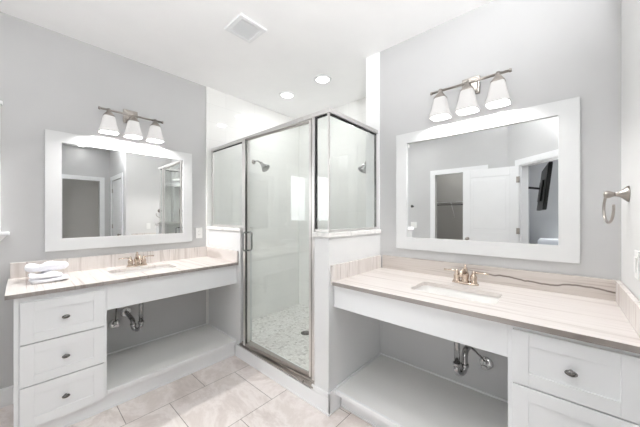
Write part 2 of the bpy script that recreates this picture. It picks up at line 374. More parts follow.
# window
wn = thing('window_1', (-.485, YA, WZ0), 'white cased window at the left edge above the counter end', 'window', kind='structure')
cs = MB().box((WX0-.09, YA-.02, WZ0), (WX0, YA, WZ1+.09), .003).box((WX1, YA-.02, WZ0), (WX1+.09, YA, WZ1+.09), .003).box((WX0, YA-.02, WZ1), (WX1, YA, WZ1+.09), .003).box((WX0-.1, YA-.025, WZ1+.09), (WX1+.1, YA, WZ1+.115), .003)
build('window_casing', cs, 'white_trim', wn)
sl = MB().box((WX0-.133, YA-.06, WZ0-.022), (WX1+.133, YA+.06, WZ0), .004)
build('window_sill', sl, 'white_trim', wn)
ap = MB().loft([[(WX0-.122, YA-.05, WZ0-.022), (WX1+.122, YA-.05, WZ0-.022), (WX1+.122, YA, WZ0-.022), (WX0-.122, YA, WZ0-.022)], [(WX0-.06, YA-.014, WZ0-.10), (WX1+.06, YA-.014, WZ0-.10), (WX1+.06, YA, WZ0-.10), (WX0-.06, YA, WZ0-.10)]], smooth=False)
build('window_apron', ap, 'white_trim', wn)
fr = MB()
for a, b_ in (((WX0, WZ0), (WX0+.035, WZ1)), ((WX1-.035, WZ0), (WX1, WZ1)), ((WX0, WZ0), (WX1, WZ0+.04)), ((WX0, WZ1-.04), (WX1, WZ1))):
    fr.box((a[0], YA+.03, a[1]), (b_[0], YA+.07, b_[1]), .003)
build('window_frame', fr, 'white_trim', wn)
build('pane', MB().box((WX0+.03, YA+.048, WZ0+.03), (WX1-.03, YA+.053, WZ1-.03)), 'window_glass', wn)

# door casings, leaf, closed door
def casing(mb, a0, a1, zt, wdt, th, mp):
    for p, q in (((a0-wdt, 0), (a0, zt)), ((a1, 0), (a1+wdt, zt)), ((a0-wdt, zt), (a1+wdt, zt+wdt))):
        t = bmesh.new(); bmesh.ops.create_cube(t, size=1)
        for v in t.verts:
            s_ = p[0]+(v.co.x+.5)*(q[0]-p[0]); z_ = p[1]+(v.co.z+.5)*(q[1]-p[1]); n_ = (v.co.y+.5)*th
            v.co = mp(s_, n_, z_)
        mb.merge(t)
    return mb
struct('trim_2', casing(MB(), dy0, dy1, ZD, .085, .018, lambda s, n, z: Vector((XD+n, s, z))), 'white_trim', 'white casing around the closet doorway in the right mirror', 'trim')
struct('trim_3', casing(MB(), fx0, fx1, ZD, .085, .018, lambda s, n, z: Vector((s, YF+n, z))), 'white_trim', 'white casing around the dark doorway in the left mirror', 'trim')
struct('trim_4', casing(MB(), S_H, S_E, ZD, .085, .018, lambda s, n, z: (DIAG@Vector((s, -n, z)))), 'white_trim', 'white casing around the angled bedroom doorway in the right mirror', 'trim')
jb = MB().box((S_H-.001, 0, 0), (S_H+.018, .11, ZD)).box((S_E-.018, 0, 0), (S_E+.001, .11, ZD)).box((S_H, 0, ZD-.018), (S_E, .11, ZD)); jb.bm.transform(DIAG)
struct('trim_5', jb, 'white_trim', 'white jamb lining of the angled bedroom doorway', 'trim')
struct('trim_6', casing(MB(), -1.40, -.52, ZD, .085, .018, lambda s, n, z: Vector((1.346-n, s, z))), 'white_trim', 'white casing around the closed panel door in the left mirror', 'trim')

def panel_door(name, width, label, cat, mat4, knob_side=1, zt=ZD-.012, z0=.008, hinges=True):
    """local: u 0..width from the hinge, thickness +-.0175 in n, two raised panels"""
    t = thing(name, mat4.to_translation(), label, cat, kind='structure')
    mb = MB(); st = .11
    zs = [(z0+.2, .98), (1.12, zt-.13)]
    mb.box((0, -.013, z0), (width, .013, zt))
    for s_ in (-1, 1):
        n0, n1 = .012*s_, .0175*s_
        mb.box((0, n0, z0), (st, n1, zt), .003).box((width-st, n0, z0), (width, n1, zt), .003)
        mb.box((st, n0, z0), (width-st, n1, zs[0][0]), .003).box((st, n0, zs[0][1]), (width-st, n1, zs[1][0]), .003).box((st, n0, zs[1][1]), (width-st, n1, zt), .003)
        for a, b_ in zs: mb.box((st+.05, n0, a+.05), (width-st-.05, n1*.95, b_-.05), .004)
    build('door_panel', mb, 'white_trim', t, mat4)
    for s_ in (-1, 1):
        hb = MB().lathe([(.0, 0), (.028, 0), (.028, .006), (.012, .010), (.010, .035), (.024, .042), (.028, .055), (.022, .068), (0, .072)], (width-.07, .0175*s_, 1.0), (0, s_, 0))
        build('door_knob', hb, 'brushed_nickel', t, mat4)
    for hz in (.28, 1.15, 1.93) if hinges else ():
        hb = MB().tube([(-.006, -.022, hz-.045), (-.006, -.022, hz+.045)], .008).box((-.001, -.0175, hz-.045), (.03, -.020, hz+.045))
        build('hinge', hb, 'brushed_nickel', t, mat4)
    return t
hx, hy = -.755, .435
# leaf stands open along the back wall; u runs towards +y
LEAF = Matrix.Translation((hx, hy+.03, 0))@Matrix.Rotation(math.radians(88.5), 4, 'Z')
panel_door('door_1', .76, 'white panel door standing open in front of the closet doorway in the right mirror', 'door', LEAF)
CLS = Matrix.Translation((1.372, -1.392, 0))@Matrix.Rotation(math.radians(90), 4, 'Z')@Matrix.Scale(-1, 4, (0, 1, 0))
panel_door('door_2', .864, 'closed white panel door of the hall seen edge-on in the left mirror', 'door', CLS)

# baseboards
def bb(name, a, b_, label, h=.135):
    mb = MB().box((a[0], a[1], 0), (b_[0], b_[1], h-.02)); dx, dy = abs(b_[0]-a[0]), abs(b_[1]-a[1])
    mb.box((a[0], a[1], h-.02), (b_[0], b_[1], h), .005)
    struct(name, mb, 'white_trim', label, 'baseboard')
bb('baseboard_left', (XD, YA-.013), (-.032, YA), 'white baseboard along the left wall under the window')
bb('baseboard_back', (XD, dy1+.09), (XD+.013, YA-.013), 'white baseboard along the wall behind the camera')

# ------------------------------------------------------------------ shower
PX0, PX1 = 1.43, 1.56
PY0, PY1 = 1.20, 1.335
# low wall on the right: post + return; low wall on the left; curb
struct('wall_shower_post', MB().box((PX0, PY0, 0), (XB, PY1, 1.228)), 'pony_paint', 'low white wall between the shower and the right vanity', 'wall')
struct('wall_shower_front', MB().box((PX0, 2.325, 0), (PX1, YA-.015, 1.228)), 'pony_paint', 'low white wall between the shower and the left vanity', 'wall')
struct('trim_7', MB().box((PX0-.014, PY0-.014, 1.228), (XB-.008, PY1+.012, 1.262), .004), 'cap_stone', 'pale stone cap on the low wall beside the right vanity', 'trim')
struct('trim_8', MB().box((PX0-.014, 2.312, 1.228), (PX1+.012, YA-.015, 1.262), .004), 'cap_stone', 'pale stone cap on the low wall beside the left vanity', 'trim')
struct('trim_9', MB().box((PX0, PY1, 0), (PX1, 2.325, .122)), 'white_trim', 'white curb under the shower door', 'trim')
struct('floor_shower', MB().box((PX1, PY1, 0), (XC, YA-.015, .03)), 'marble_mosaic', 'pale marble mosaic floor of the shower', 'floor')
bd = MB().box((PX0-.013, PY0-.013, 0), (PX0, 2.392, .112)).box((PX0-.013, PY0-.013, .112), (PX0, PY1+.02, .150), .004)
bd.box((PX0-.013, PY0-.013, 0), (1.552, PY0, .150), .004)
bd.box((PX0-.020, PY0-.020, 0), (PX0-.013, 2.392, .014), .004).box((PX0-.020, PY0-.020, 0), (1.552, PY0-.013, .014), .004)
struct('baseboard_shower', bd, 'white_trim', 'white baseboard along the shower curb and post', 'baseboard')
GX, GY = 1.48, 1.24
ZH0, ZH1 = 2.118, 2.15
en = thing('shower_enclosure', (GX, GY, 1.262), 'framed glass shower enclosure on the low walls, metal header on top', 'shower enclosure')
hd = MB().box((GX-.022, GY-.022, ZH0), (GX+.022, YA-.016, ZH1), .002).box((GX+.0215, GY-.022, ZH0), (XB-.009, GY+.022, ZH1), .002)
build('header_rail', hd, 'frame_nickel', en)
build('header_seal', MB().box((GX-.006, GY+.02, ZH0-.010), (GX+.006, 1.35, ZH0)), 'rubber_seal', en)
build('header_seal', MB().box((GX+.01, GY-.006, ZH0-.010), (XB-.010, GY+.006, ZH0)), 'rubber_seal', en)
build('header_seal', MB().box((GX-.006, 2.346, ZH0-.008), (GX+.006, YA-.036, ZH0)), 'rubber_seal', en)
build('wall_channel', MB().box((GX-.012, YA-.035, 1.262), (GX+.012, YA-.016, ZH0), .002), 'frame_nickel', en)
build('wall_channel', MB().box((XB-.021, GY-.006, 1.262), (XB-.009, GY+.010, ZH0), .002), 'knob_metal', en)
jm = MB().box((GX-.020, 2.325, .145), (GX+.020, 2.345, ZH0), .003)
build('strike_jamb', jm, 'frame_nickel', en)
build('jamb_seal', MB().box((GX-.014, 2.319, .145), (GX+.012, 2.325, ZH0), .001), 'rubber_seal', en)
build('strike_jamb', MB().box((GX-.010, 2.268, .145), (GX+.022, 2.318, ZH0), .003), 'frame_nickel', en)
build('hinge_post', MB().box((GX-.020, 1.365, .145), (GX+.020, 1.392, ZH0), .004), 'frame_nickel', en)
build('hinge_post', MB().box((GX-.014, 1.392, .145), (GX+.014, 1.408, ZH0), .002), 'track_nickel', en)
build('post_seal', MB().box((GX-.010, 1.358, 1.275), (GX+.010, 1.365, ZH0), .001), 'rubber_seal', en)
build('corner_strip', MB().box((GX-.007, GY-.007, 1.275), (GX+.007, GY+.007, ZH0), .002), 'frame_nickel', en)
build('bottom_channel', MB().box((GX-.013, 2.34, 1.262), (GX+.013, YA-.035, 1.285), .003), 'frame_nickel', en)
build('bottom_channel', MB().box((GX-.013, GY-.013, 1.262), (GX+.013, 1.365, 1.280), .003).box((GX, GY-.013, 1.262), (XB-.021, GY+.013, 1.280), .003), 'frame_nickel', en)
build('glass_panel', MB().box((GX-.004, 2.345, 1.275), (GX+.004, YA-.02, ZH0)), 'shower_glass', en)
build('glass_panel', MB().box((GX-.004, GY+.005, 1.272), (GX+.004, 1.365, ZH0)), 'shower_glass', en)
build('glass_panel', MB().box((GX+.006, GY-.004, 1.272), (XB-.012, GY+.004, ZH0)), 'shower_glass', en)
sl = MB().box((PX0-.016, PY1+.003, .122), (PX0+.03, 2.33, .136), .003).box((GX-.035, PY1+.003, .122), (GX+.04, 2.33, .148), .004)
build('door_sill', sl, 'track_nickel', en)
for yy in (PY1+.10,):
    build('sill_clip', MB().box((PX0-.019, yy, .124), (PX0-.005, yy+.008, .139), .002), 'knob_metal', en)
# door, hung on the hinge post and standing very slightly open
DM = Matrix.Translation((GX, 1.410, 0))@Matrix.Rotation(math.radians(4.3), 4, 'Z')
dr = thing('shower_door', (GX, 1.41, .15), 'clear glass shower door with metal edges and a loop handle', 'shower door')
W_D = .835
build('glass_panel', MB().box((-.004, .01, .165), (.004, W_D-.01, 2.10)), 'shower_glass', dr, DM)
build('door_stile', MB().box((-.011, 0, .152), (.011, .020, 2.108), .002), 'frame_nickel', dr, DM)
build('door_stile', MB().box((-.009, W_D-.028, .152), (.009, W_D, 2.108), .002), 'frame_nickel', dr, DM)
build('edge_seal', MB().box((-.008, W_D-.042, .156), (.008, W_D-.028, 2.104), .001), 'knob_metal', dr, DM)
build('door_rail', MB().box((-.011, .02, .152), (.011, W_D-.042, .178), .002), 'track_nickel', dr, DM)
build('door_rail', MB().box((-.009, .02, 2.092), (.009, W_D-.042, 2.108), .002), 'track_nickel', dr, DM)
for s_ in (-1, 1):
    yh = W_D-.055
    pts = [(.004*s_, yh, 1.055)]
    for k in range(9):
        a = math.pi/2*k/8; pts.append((s_*(.030+.02*math.sin(a)), yh, 1.075-.02*math.cos(a)))
    for k in range(9):
        a = math.pi/2*k/8; pts.append((s_*(.030+.02*math.cos(a)), yh, 1.205+.02*math.sin(a)))
    pts.append((.004*s_, yh, 1.225))
    h_ = MB().tube(pts, .0075, 12)
    build('loop_handle', h_, 'dull_chrome', dr, DM)
# shower heads
def shower_head(x, y, z, dy, label, wall_y):
    t = thing('shower_sprayer', (x, wall_y, z+.07), label, 'shower head', 'wall mounted shower heads')
    build('wall_flange', MB().lathe([(.030, 0), (.030, .004), (.018, .012), (.012, .014)], (x, wall_y, z+.10), (0, dy, 0)), 'brushed_nickel', t)
    arm = [(x, wall_y, z+.10), (x, wall_y+dy*.06, z+.104), (x, wall_y+dy*.10, z+.098), (x, wall_y+dy*.165, z+.062)]
    build('shower_arm', MB().tube(arm, .009, 12), 'dull_chrome', t)
    ax = Vector((.25, dy*.66, -.70))
    build('spray_head', MB().lathe([(.0, 0), (.016, 0), (.019, .012), (.016, .024), (.024, .040), (.042, .078), (.056, .104), (.057, .114), (.050, .118), (0, .118)], (x, wall_y+dy*.155, z+.070), ax), 'dull_chrome', t)
shower_head(2.03, 2.77, 1.985, -1, 'chrome shower head on the left tiled wall above the door', YA-.015)
shower_head(2.42, 1.58, 1.88, 1, 'chrome shower head peeking past the right wall corner', 1.345)
dn = MB().lathe([(0, 0), (.058, 0), (.058, .003), (.05, .006), (0, .006)], (2.19, 2.18, .03))
tag(build('floor_drain', dn, 'knob_metal'), 'dark round drain in the shower mosaic floor', 'drain')

# ------------------------------------------------------------------ vanities
ZC, TC = .922, .025
# local frame (u along wall left to right, n out from wall, v up)
ML = Matrix(((1, 0, 0, 0), (0, -1, 0, YA), (0, 0, 1, 0), (0, 0, 0, 1)))
MR = Matrix(((0, -1, 0, XB), (-1, 0, 0, PY0), (0, 0, 1, 0), (0, 0, 0, 1)))
def W(M, u, n, v): return M@Vector((u, n, v))
def shaker(mb, u0, u1, v0, v1, n, rail=.058, th=.018):
    mb.box((u0, n-th, v0), (u1, n-.006, v1))
    mb.box((u0, n-.007, v0), (u0+rail, n, v1), .0015).box((u1-rail, n-.007, v0), (u1, n, v1), .0015)
    mb.box((u0+rail, n-.007, v0), (u1-rail, n, v0+rail), .0015).box((u0+rail, n-.007, v1-rail), (u1-rail, n, v1), .0015)
    return mb
def knob(u, n, v, M, parent):
    mb = MB(); L = []
    # an oval faceted knob on a short stem
    mb.lathe([(.008, 0), (.006, .006), (.006, .014)], (0, 0, 0), (0, 1, 0), 16)
    loops = []
    for nn, k in ((.012, .55), (.016, .95), (.020, 1.0), (.024, .86), (.027, .5), (.028, .15)):
        loops.append([(.020*k*math.cos(2*math.pi*i/24), nn, .0125*k*math.sin(2*math.pi*i/24)) for i in range(24)])
    mb.loft(loops)
    mb.bm.transform(Matrix.Translation((u, n, v)))
    return build('knob', mb, 'knob_metal', parent, M)
def drawers(t, M, u0, u1, rows, nf, names):
    for i, (a, b_) in enumerate(rows):
        p = build('drawer', shaker(MB(), u0, u1, a, b_, nf), 'cabinet_white', t, M, label=names[i])
        knob((u0+u1)/2, nf-.004, (a+b_)/2, M, p)
# ---- left cabinet
CN = .612                                   # cabinet face distance from the wall
vl = thing('vanity_cabinet', (.70, 2.7, 0), 'long white vanity cabinet under the left counter, three drawers at its left end', 'vanity cabinet')
mb = MB().box((-.029, .002, 0), (-.009, CN+.004, ZC-TC), .0015)                    # end panel
mb.box((-.009, .02, .10), (.404, CN-.0205, ZC-TC-.002))                               # drawer box
mb.box((-.009, CN-.02, .095), (.002, CN, ZC-TC)).box((.384, CN-.02, .095), (.404, CN, ZC-TC)).box((.002, CN-.02, .856), (.384, CN, ZC-TC)).box((.002, CN-.02, .095), (.384, CN, .108)).box((.404, .015, .10), (.4055, CN, ZC-TC))
build('carcass', mb, 'cabinet_white', vl, ML)
build('apron', MB().box((.4057, CN-.02, .712), (PX0-.002, CN, ZC-TC), .0015), 'cabinet_white', vl, ML)
build('shelf', MB().box((.4057, .016, .128), (PX0-.003, CN, .146), .001), 'shelf_white', vl, ML)
build('shelf_edge', MB().box((.4057, CN, .116), (PX0-.016, CN+.010, .147), .002), 'white_trim', vl, ML)
build('shelf_molding', MB().box((.404, .003, .146), (PX0-.003, .016, .160), .004).box((PX0-.016, .016, .146), (PX0-.003, CN, .158), .004), 'white_trim', vl, ML)
build('toe_kick', MB().box((-.009, CN-.040, 0), (PX0-.015, CN-.017, .12)), 'white_trim', vl, ML)
build('toe_molding', MB().box((-.009, CN-.018, 0), (PX0-.022, CN-.008, .014), .004), 'white_trim', vl, ML)
drawers(vl, ML, -.004, .390, [(.612, .860), (.358, .606), (.102, .352)], CN+.018, ['top drawer with dark knob', 'middle drawer with dark knob', 'bottom drawer with dark knob'])
# ---- right cabinet: u measured from the low wall (y = 1.2 - u)
CNR = .664
UR = PY0-YE                                 # length to the side wall
vr = thing('vanity_cabinet', (1.8, .5, 0), 'long white vanity cabinet under the right counter, wide drawers at its right end', 'vanity cabinet')
ud = PY0-.176
mb = MB().box((ud, .02, .10), (UR-.003, CNR-.0205, ZC-TC-.002)).box((ud, CNR-.02, .09), (ud+.022, CNR, ZC-TC)).box((UR-.024, CNR-.02, .09), (UR-.003, CNR, ZC-TC)).box((ud+.022, CNR-.02, .868), (UR-.024, CNR, ZC-TC)).box((ud+.022, CNR-.02, .09), (UR-.024, CNR, .108)).box((ud-.0015, .015, .10), (ud, CNR, ZC-TC))
build('carcass', mb, 'cabinet_white', vr, MR)
build('apron', MB().box((.003, CNR-.02, .733), (ud-.0017, CNR, ZC-TC), .0015), 'cabinet_white', vr, MR)
build('shelf', MB().box((.003, .016, .128), (ud-.0017, CNR-.012, .147), .001), 'shelf_white', vr, MR)
build('shelf_edge', MB().box((.003, CNR-.012, .116), (ud-.0017, CNR+.002, .148), .002), 'white_trim', vr, MR)
build('shelf_molding', MB().box((.003, .003, .147), (ud, .016, .161), .004).box((.003, .016, .147), (.016, CNR-.012, .159), .004), 'white_trim', vr, MR)
build('toe_kick', MB().box((.016, CNR-.085, 0), (UR-.003, CNR-.066, .12)), 'white_trim', vr, MR)
build('toe_molding', MB().box((.022, CNR-.066, 0), (UR-.003, CNR-.056, .014), .004), 'white_trim', vr, MR)
drawers(vr, MR, PY0-.159, UR-.020, [(.637, .873), (.372, .631), (.102, .366)], CNR+.016, ['top drawer with dark knob', 'middle drawer', 'bottom drawer'])
# ---- countertops
def counter(name, M, u0, u1, depth, hole, label, back_mat, splash_l, splash_r, seam=None):
    t = thing('countertop', M@Vector(((u0+u1)/2, depth/2, ZC-TC)), label, 'countertop')
    mb = ring_slab(MB(), u0, u1, .001, depth, hole, ZC-TC, ZC)
    sb = build('slab', mb, 'stone_x', t, M)
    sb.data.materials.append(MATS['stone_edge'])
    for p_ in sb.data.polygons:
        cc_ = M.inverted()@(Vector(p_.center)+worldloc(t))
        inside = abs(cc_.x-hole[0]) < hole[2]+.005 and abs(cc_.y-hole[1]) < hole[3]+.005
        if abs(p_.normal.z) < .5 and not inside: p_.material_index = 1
    build('backsplash', MB().box((u0+.01, .001, ZC), (u1, .021, ZC+.112), .002), back_mat, t, M)
    if splash_l: build('side_splash', MB().box((splash_l[0], .022, ZC-TC+.002), (splash_l[1], depth-.004, ZC+.112), .002), 'stone_x', t, M)
    if splash_r: build('side_splash', MB().box((splash_r[0], .022, ZC+.0005), (splash_r[1], depth+.004, ZC+.112), .002), 'stone_x', t, M)
    return t
HL = (.708, 3.0-2.68, .232, .130, .035)
HR = (PY0-.478, XB-1.758, .230, .128, .035)
DLc, DRc = .640, .707
counter('countertop', ML, -.0625, PX0-.002, DLc, HL, 'cream banded stone countertop of the left vanity, two towels on it', 'stone_x', None, (PX0-.022, PX0-.002))
counter('countertop', MR, .022, UR-.002, DRc, HR, 'cream banded stone countertop of the right vanity with dark veined backsplash', 'stone_z', (.001, .0215), (UR-.023, UR-.003))
# ---- sinks
def sink(M, hole, label):
    cx, cy, hx, hy, r = hole
    t = thing('sink', M@Vector((cx, cy, ZC-TC-.15)), label, 'sink', 'undermount sinks')
    lo = []
    for (k, z) in ((.035, ZC-TC-.001), (.006, ZC-TC-.001), (.004, ZC-TC-.02), (-.004, ZC-TC-.10), (-.025, ZC-TC-.132), (-.060, ZC-TC-.142)):
        lo.append([(x, y, z) for x, y in rrect(cx, cy, hx+k, hy+k, max(.02, r+k))])
    ou = []
    for (k, z) in ((-.05, ZC-TC-.150), (-.012, ZC-TC-.142), (.012, ZC-TC-.10), (.018, ZC-TC-.012), (.035, ZC-TC-.010)):
        ou.append([(x, y, z) for x, y in rrect(cx, cy, hx+k, hy+k, max(.02, r+k))])
    mb = MB().loft(lo, False, True); mb.loft(ou, True, False)
    build('basin', mb, 'porcelain', t, M)
    build('drain', MB().lathe([(0, 0), (.030, 0), (.030, .003), (.024, .004), (.018, .002), (0, .006)], (cx, cy, ZC-TC-.142)), 'brushed_nickel', t, M)
    return t
sink(ML, HL, 'white rectangular undermount sink in the left counter')
sink(MR, HR, 'white rectangular undermount sink in the right counter')
# ---- faucets
def faucet(M, u, n, label):
    t = thing('faucet', M@Vector((u, n, ZC)), label, 'faucet', 'two handle faucets')
    T = M@Matrix.Translation((u, n, ZC+.0004))
    def oval(hx, hy, z, k=24):
        return [(hx*math.copysign(abs(math.cos(a))**.8, math.cos(a)), hy*math.copysign(abs(math.sin(a))**.8, math.sin(a)), z) for a in [2*math.pi*i/k for i in range(k)]]
    build('base_plate', MB().loft([oval(.082, .026, 0), oval(.082, .026, .006), oval(.076, .021, .012), oval(.070, .016, .014)]), 'warm_nickel', t, T)
    sp = MB().lathe([(.024, .012), (.025, .018), (.020, .028), (.023, .045), (.024, .060), (.019, .080), (.014, .092), (.012, .100), (.013, .106), (.008, .114), (.006, .120), (.009, .126), (0, .132)], (0, 0, 0))
    sp.tube([(0, .006, .070), (0, .035, .090), (0, .065, .098), (0, .090, .092), (0, .104, .076), (0, .107, .064)], [.015, .013, .0115, .011, .0105, .011], 14)
    build('spout', sp, 'warm_nickel', t, T)
    for s_ in (-1, 1):
        hb = build('handle', MB().lathe([(.022, .012), (.023, .017), (.018, .026), (.021, .042), (.020, .054), (.014, .066), (.010, .072), (.012, .077), (.009, .084), (.005, .092), (0, .096)], (.051*s_, 0, 0)), 'warm_nickel', t, T)
        build('lever', MB().tube([(.056*s_, .0, .078), (.085*s_, -.003, .082), (.118*s_, -.006, .080), (.136*s_, -.008, .079)], [.006, .0045, .005, .006], 12), 'warm_nickel', hb, T)
faucet(ML, .708, .125, 'brushed metal two handle faucet on the left counter')
faucet(MR, PY0-.478, .145, 'brushed metal two handle faucet on the right counter')
# ---- plumbing under the sinks
def arc(c, e1, e2, r, a0, a1, n=10):
    c, e1, e2 = Vector(c), Vector(e1), Vector(e2)
    return [c+(e1*math.cos(a0+(a1-a0)*k/n)+e2*math.sin(a0+(a1-a0)*k/n))*r for k in range(n+1)]
def trap(M, u, n, tw, wu, wv, zb, label, top):
    """tail piece at (u, n), U bend swung towards tw with its bottom at zb, arm to the wall at (wu, 0, wv)"""
    t = thing('drain_trap', M@Vector((u, n, zb)), label, 'drain pipe', 'sink drain traps')
    tw = Vector(tw).normalized(); R = .031; r = .0175
    a = Vector((u, n, 0)); b_ = a+tw*2*R; cz = zb+r+R
    nut = [(.0225, 0), (.024, .004), (.024, .014), (.0225, .018)]
    build('tailpiece', MB().tube([(u, n, top), (u, n, cz+.02)], r-.001, 18).lathe(nut, (u, n, cz+.022)), 'dull_chrome', t, M)
    pts = [Vector((u, n, cz+.030))]+arc(a+tw*R+Vector((0, 0, cz)), -tw, Vector((0, 0, -1)), R, 0, math.pi, 16)
    w_ = Vector((wu, .003, wv)); e = Vector((b_.x, b_.y, wv-.006)); dirw = (w_-e).normalized()
    q0 = Vector((b_.x, b_.y, wv-.045)); q2 = e+dirw*.04
    for k in range(7):
        k_ = k/6; pts.append(q0*(1-k_)**2+e*2*k_*(1-k_)+q2*k_**2)
    pts.append(w_)
    build('trap_bend', MB().tube(pts, r, 18).lathe(nut, (b_.x, b_.y, cz+.004)), 'dull_chrome', t, M)
    build('wall_flange', MB().lathe([(.046, 0), (.044, .006), (.032, .013), (.018, .016)], (wu, .0015, wv), (0, 1, 0)), 'chrome', t, M)
    return t
trap(ML, .690, .315, (-.75, -.66, 0), .652, .487, .386, 'chrome drain trap under the left sink', ZC-TC-.150)
trap(MR, PY0-.463, .392, (.45, -.9, 0), PY0-.425, .555, .405, 'chrome drain trap under the right sink', ZC-TC-.150)
def valve(M, u, v, n_top, u_top, z_top, label):
    t = thing('shutoff_valve', M@Vector((u, .03, v)), label, 'shutoff valve', 'sink water valves')
    build('wall_flange', MB().lathe([(.042, 0), (.040, .006), (.022, .010)], (u, .0015, v), (0, 1, 0)), 'chrome', t, M)
    vb = MB().tube([(u, .005, v), (u, .055, v)], .009, 12).lathe([(.013, -.014), (.014, 0), (.013, .014), (.009, .024), (.009, .034)], (u, .05, v))
    build('valve_body', vb, 'chrome', t, M)
    hnd = MB(); hnd.loft([[(u+.020*math.cos(2*math.pi*i/20), .066+dn_, v+.012*math.sin(2*math.pi*i/20)) for i in range(20)] for dn_ in (0, .014)])
    build('valve_handle', hnd, 'dull_chrome', t, M)
    du = u_top-u
    build('supply_line', MB().tube([(u, .05, v+.03), (u+du*.12, .052, v+.05), (u+du*.55, .058, v+.10), (u+du*.9, .07, v+.19), (u_top, n_top, z_top)], .0055, 10), 'knob_metal', t, M)
valve(ML, .562, .405, .075, .566, ZC-.05, 'chrome shutoff valve on the wall under the left sink')
valve(MR, PY0-.380, .362, .11, PY0-.52, ZC-.05, 'chrome shutoff valve on the wall under the right sink')

# ------------------------------------------------------------------ mirrors
def mirror(M, u0, u1, v0, v1, iu0, iu1, iv0, iv1, label):
    t = thing('wall_mirror', M@Vector(((u0+u1)/2, 0, v0)), label, 'mirror')
    mb = MB(); n0, n1 = .001, .026
    o = [(u0, v0), (u1, v0), (u1, v1), (u0, v1)]; i_ = [(iu0, iv0), (iu1, iv0), (iu1, iv1), (iu0, iv1)]
    loops = [[(a, n0, b_) for a, b_ in o], [(a, n1-.002, b_) for a, b_ in o], [(a+(.002 if a == u0 else -.002), n1, b_+(.002 if b_ == v0 else -.002)) for a, b_ in o],
             [(a, n1, b_) for a, b_ in i_], [(a, n0, b_) for a, b_ in i_], [(a, n0, b_) for a, b_ in o]]
    mb.loft(loops, False, False, smooth=False)
    build('mirror_frame', mb, 'frame_white', t, M)
    build('mirror_glass', MB().box((iu0-.0005, .0015, iv0-.0005), (iu1+.0005, .012, iv1+.0005)), 'mirror_silver', t, M)
mirror(ML, .123, 1.241, 1.10, 2.054, .218, 1.150, 1.198, 1.969, 'wide white framed mirror above the left vanity')
mirror(MR, PY0-1.037, PY0+.086, 1.106, 2.061, PY0-.943, PY0-.007, 1.204, 1.978, 'wide white framed mirror above the right vanity')

# ------------------------------------------------------------------ vanity lights
def vanity_light(M, u, label, nb=.105, pw=1.0):
    zb = 2.292
    t = thing('vanity_light', M@Vector((u, 0, zb)), label, 'vanity light')
    build('back_plate', MB().box((u-.057, .001, zb-.052), (u+.057, .018, zb+.072), .004).box((u-.045, .018, zb-.040), (u+.045, .026, zb+.060), .003), 'brushed_nickel', t, M)
    build('bar', MB().tube([(u-.235, nb, zb), (u+.235, nb, zb)], .0085, 14).tube([(u, .02, zb), (u, nb, zb)], .011, 14).lathe([(.009, 0), (.0125, .003), (.0125, .012), (.009, .016), (0, .017)], (u+.233, nb, zb), (1, 0, 0)).lathe([(.009, 0), (.0125, .003), (.0125, .012), (.009, .016), (0, .017)], (u-.233, nb, zb), (-1, 0, 0)), 'brushed_nickel', t, M)
    for k in (-1, 0, 1):
        c = u+.177*k
        def sq(h, z, e=4.5, n=72):
            L = []
            for i in range(n):
                a = 2*math.pi*(i+.5)/n; ca, sa = math.cos(a), math.sin(a); r = h/((abs(ca)**e+abs(sa)**e)**(1/e)); L.append((c+r*ca, nb+r*sa, z))
            return L
        out = [(.033, zb-.052), (.038, zb-.056), (.042, zb-.072), (.0465, zb-.098), (.051, zb-.125), (.057, zb-.150), (.0635, zb-.172), (.0675, zb-.186), (.0665, zb-.196)]
        inn = [(h-.004, z) for h, z in reversed(out)]
        mb = MB().loft([sq(h, z) for h, z in out]+[sq(h, z) for h, z in inn]+[sq(*out[0])], False, False)
        bmesh.ops.remove_doubles(mb.bm, verts=mb.bm.verts[:], dist=1e-5)
        s_ = build('lamp_shade', mb, 'frosted_shade', t, M)
        f_ = MB().loft([sq(.014, zb-.006), sq(.017, zb-.016), sq(.040, zb-.050), sq(.041, zb-.055), sq(.032, zb-.058)])
        f_.tube([(c, nb, zb-.02), (c, nb, zb+.012)], .012, 14)
        build('shade_fitter', f_, 'brushed_nickel', s_, M)
        build('bulb', MB().lathe([(0, -.120), (.014, -.117), (.020, -.108), (.021, -.098), (.016, -.084), (.012, -.075), (.012, -.056)], (c, nb, zb), n=20), 'bulb_glow', s_, M)
        l = bpy.data.lights.new('shade_lamp', 'POINT'); l.energy = SHADE_POWER*pw; l.color = (1, .985, .975); l.shadow_soft_size = .022
        o = bpy.data.objects.new('shade_lamp', l); COL.objects.link(o); o.location = M@Vector((c, nb, zb-.150))
vanity_light(ML, .683, 'three shade nickel vanity light above the left mirror', pw=1.15)
vanity_light(MR, PY0-.473, 'three shade nickel vanity light above the right mirror', pw=.54)

# ------------------------------------------------------------------ wall plates, towel ring
def plate(M, u, v, n, label, kind, w_=.072, h_=.118):
    t = thing('wall_outlet' if kind == 'outlet' else 'light_switch', M@Vector((u, n, v-h_/2)), label, 'outlet' if kind == 'outlet' else 'switch')
    build('cover_plate', MB().box((u-w_/2, n, v-h_/2), (u+w_/2, n+.006, v+h_/2), .002), 'white_plastic', t, M)
    ng = 1 if w_ < .1 else 2
    for g in range(ng):
        c = u+(g-(ng-1)/2)*.046
        if kind == 'outlet':
            p = build('receptacle', MB().box((c-.017, n+.006, v-.034), (c+.017, n+.009, v+.034), .002), 'white_plastic', t, M)
            for dz in (-.02, .02):
                build('slot', MB().box((c-.008, n+.0088, v+dz-.005), (c-.006, n+.0095, v+dz+.005)).box((c+.006, n+.0088, v+dz-.005), (c+.008, n+.0095, v+dz+.005)), 'dark_slot', p, M)
        else:
            build('rocker', MB().box((c-.016, n+.006, v-.033), (c+.016, n+.011, v+.033), .003), 'white_plastic', t, M)
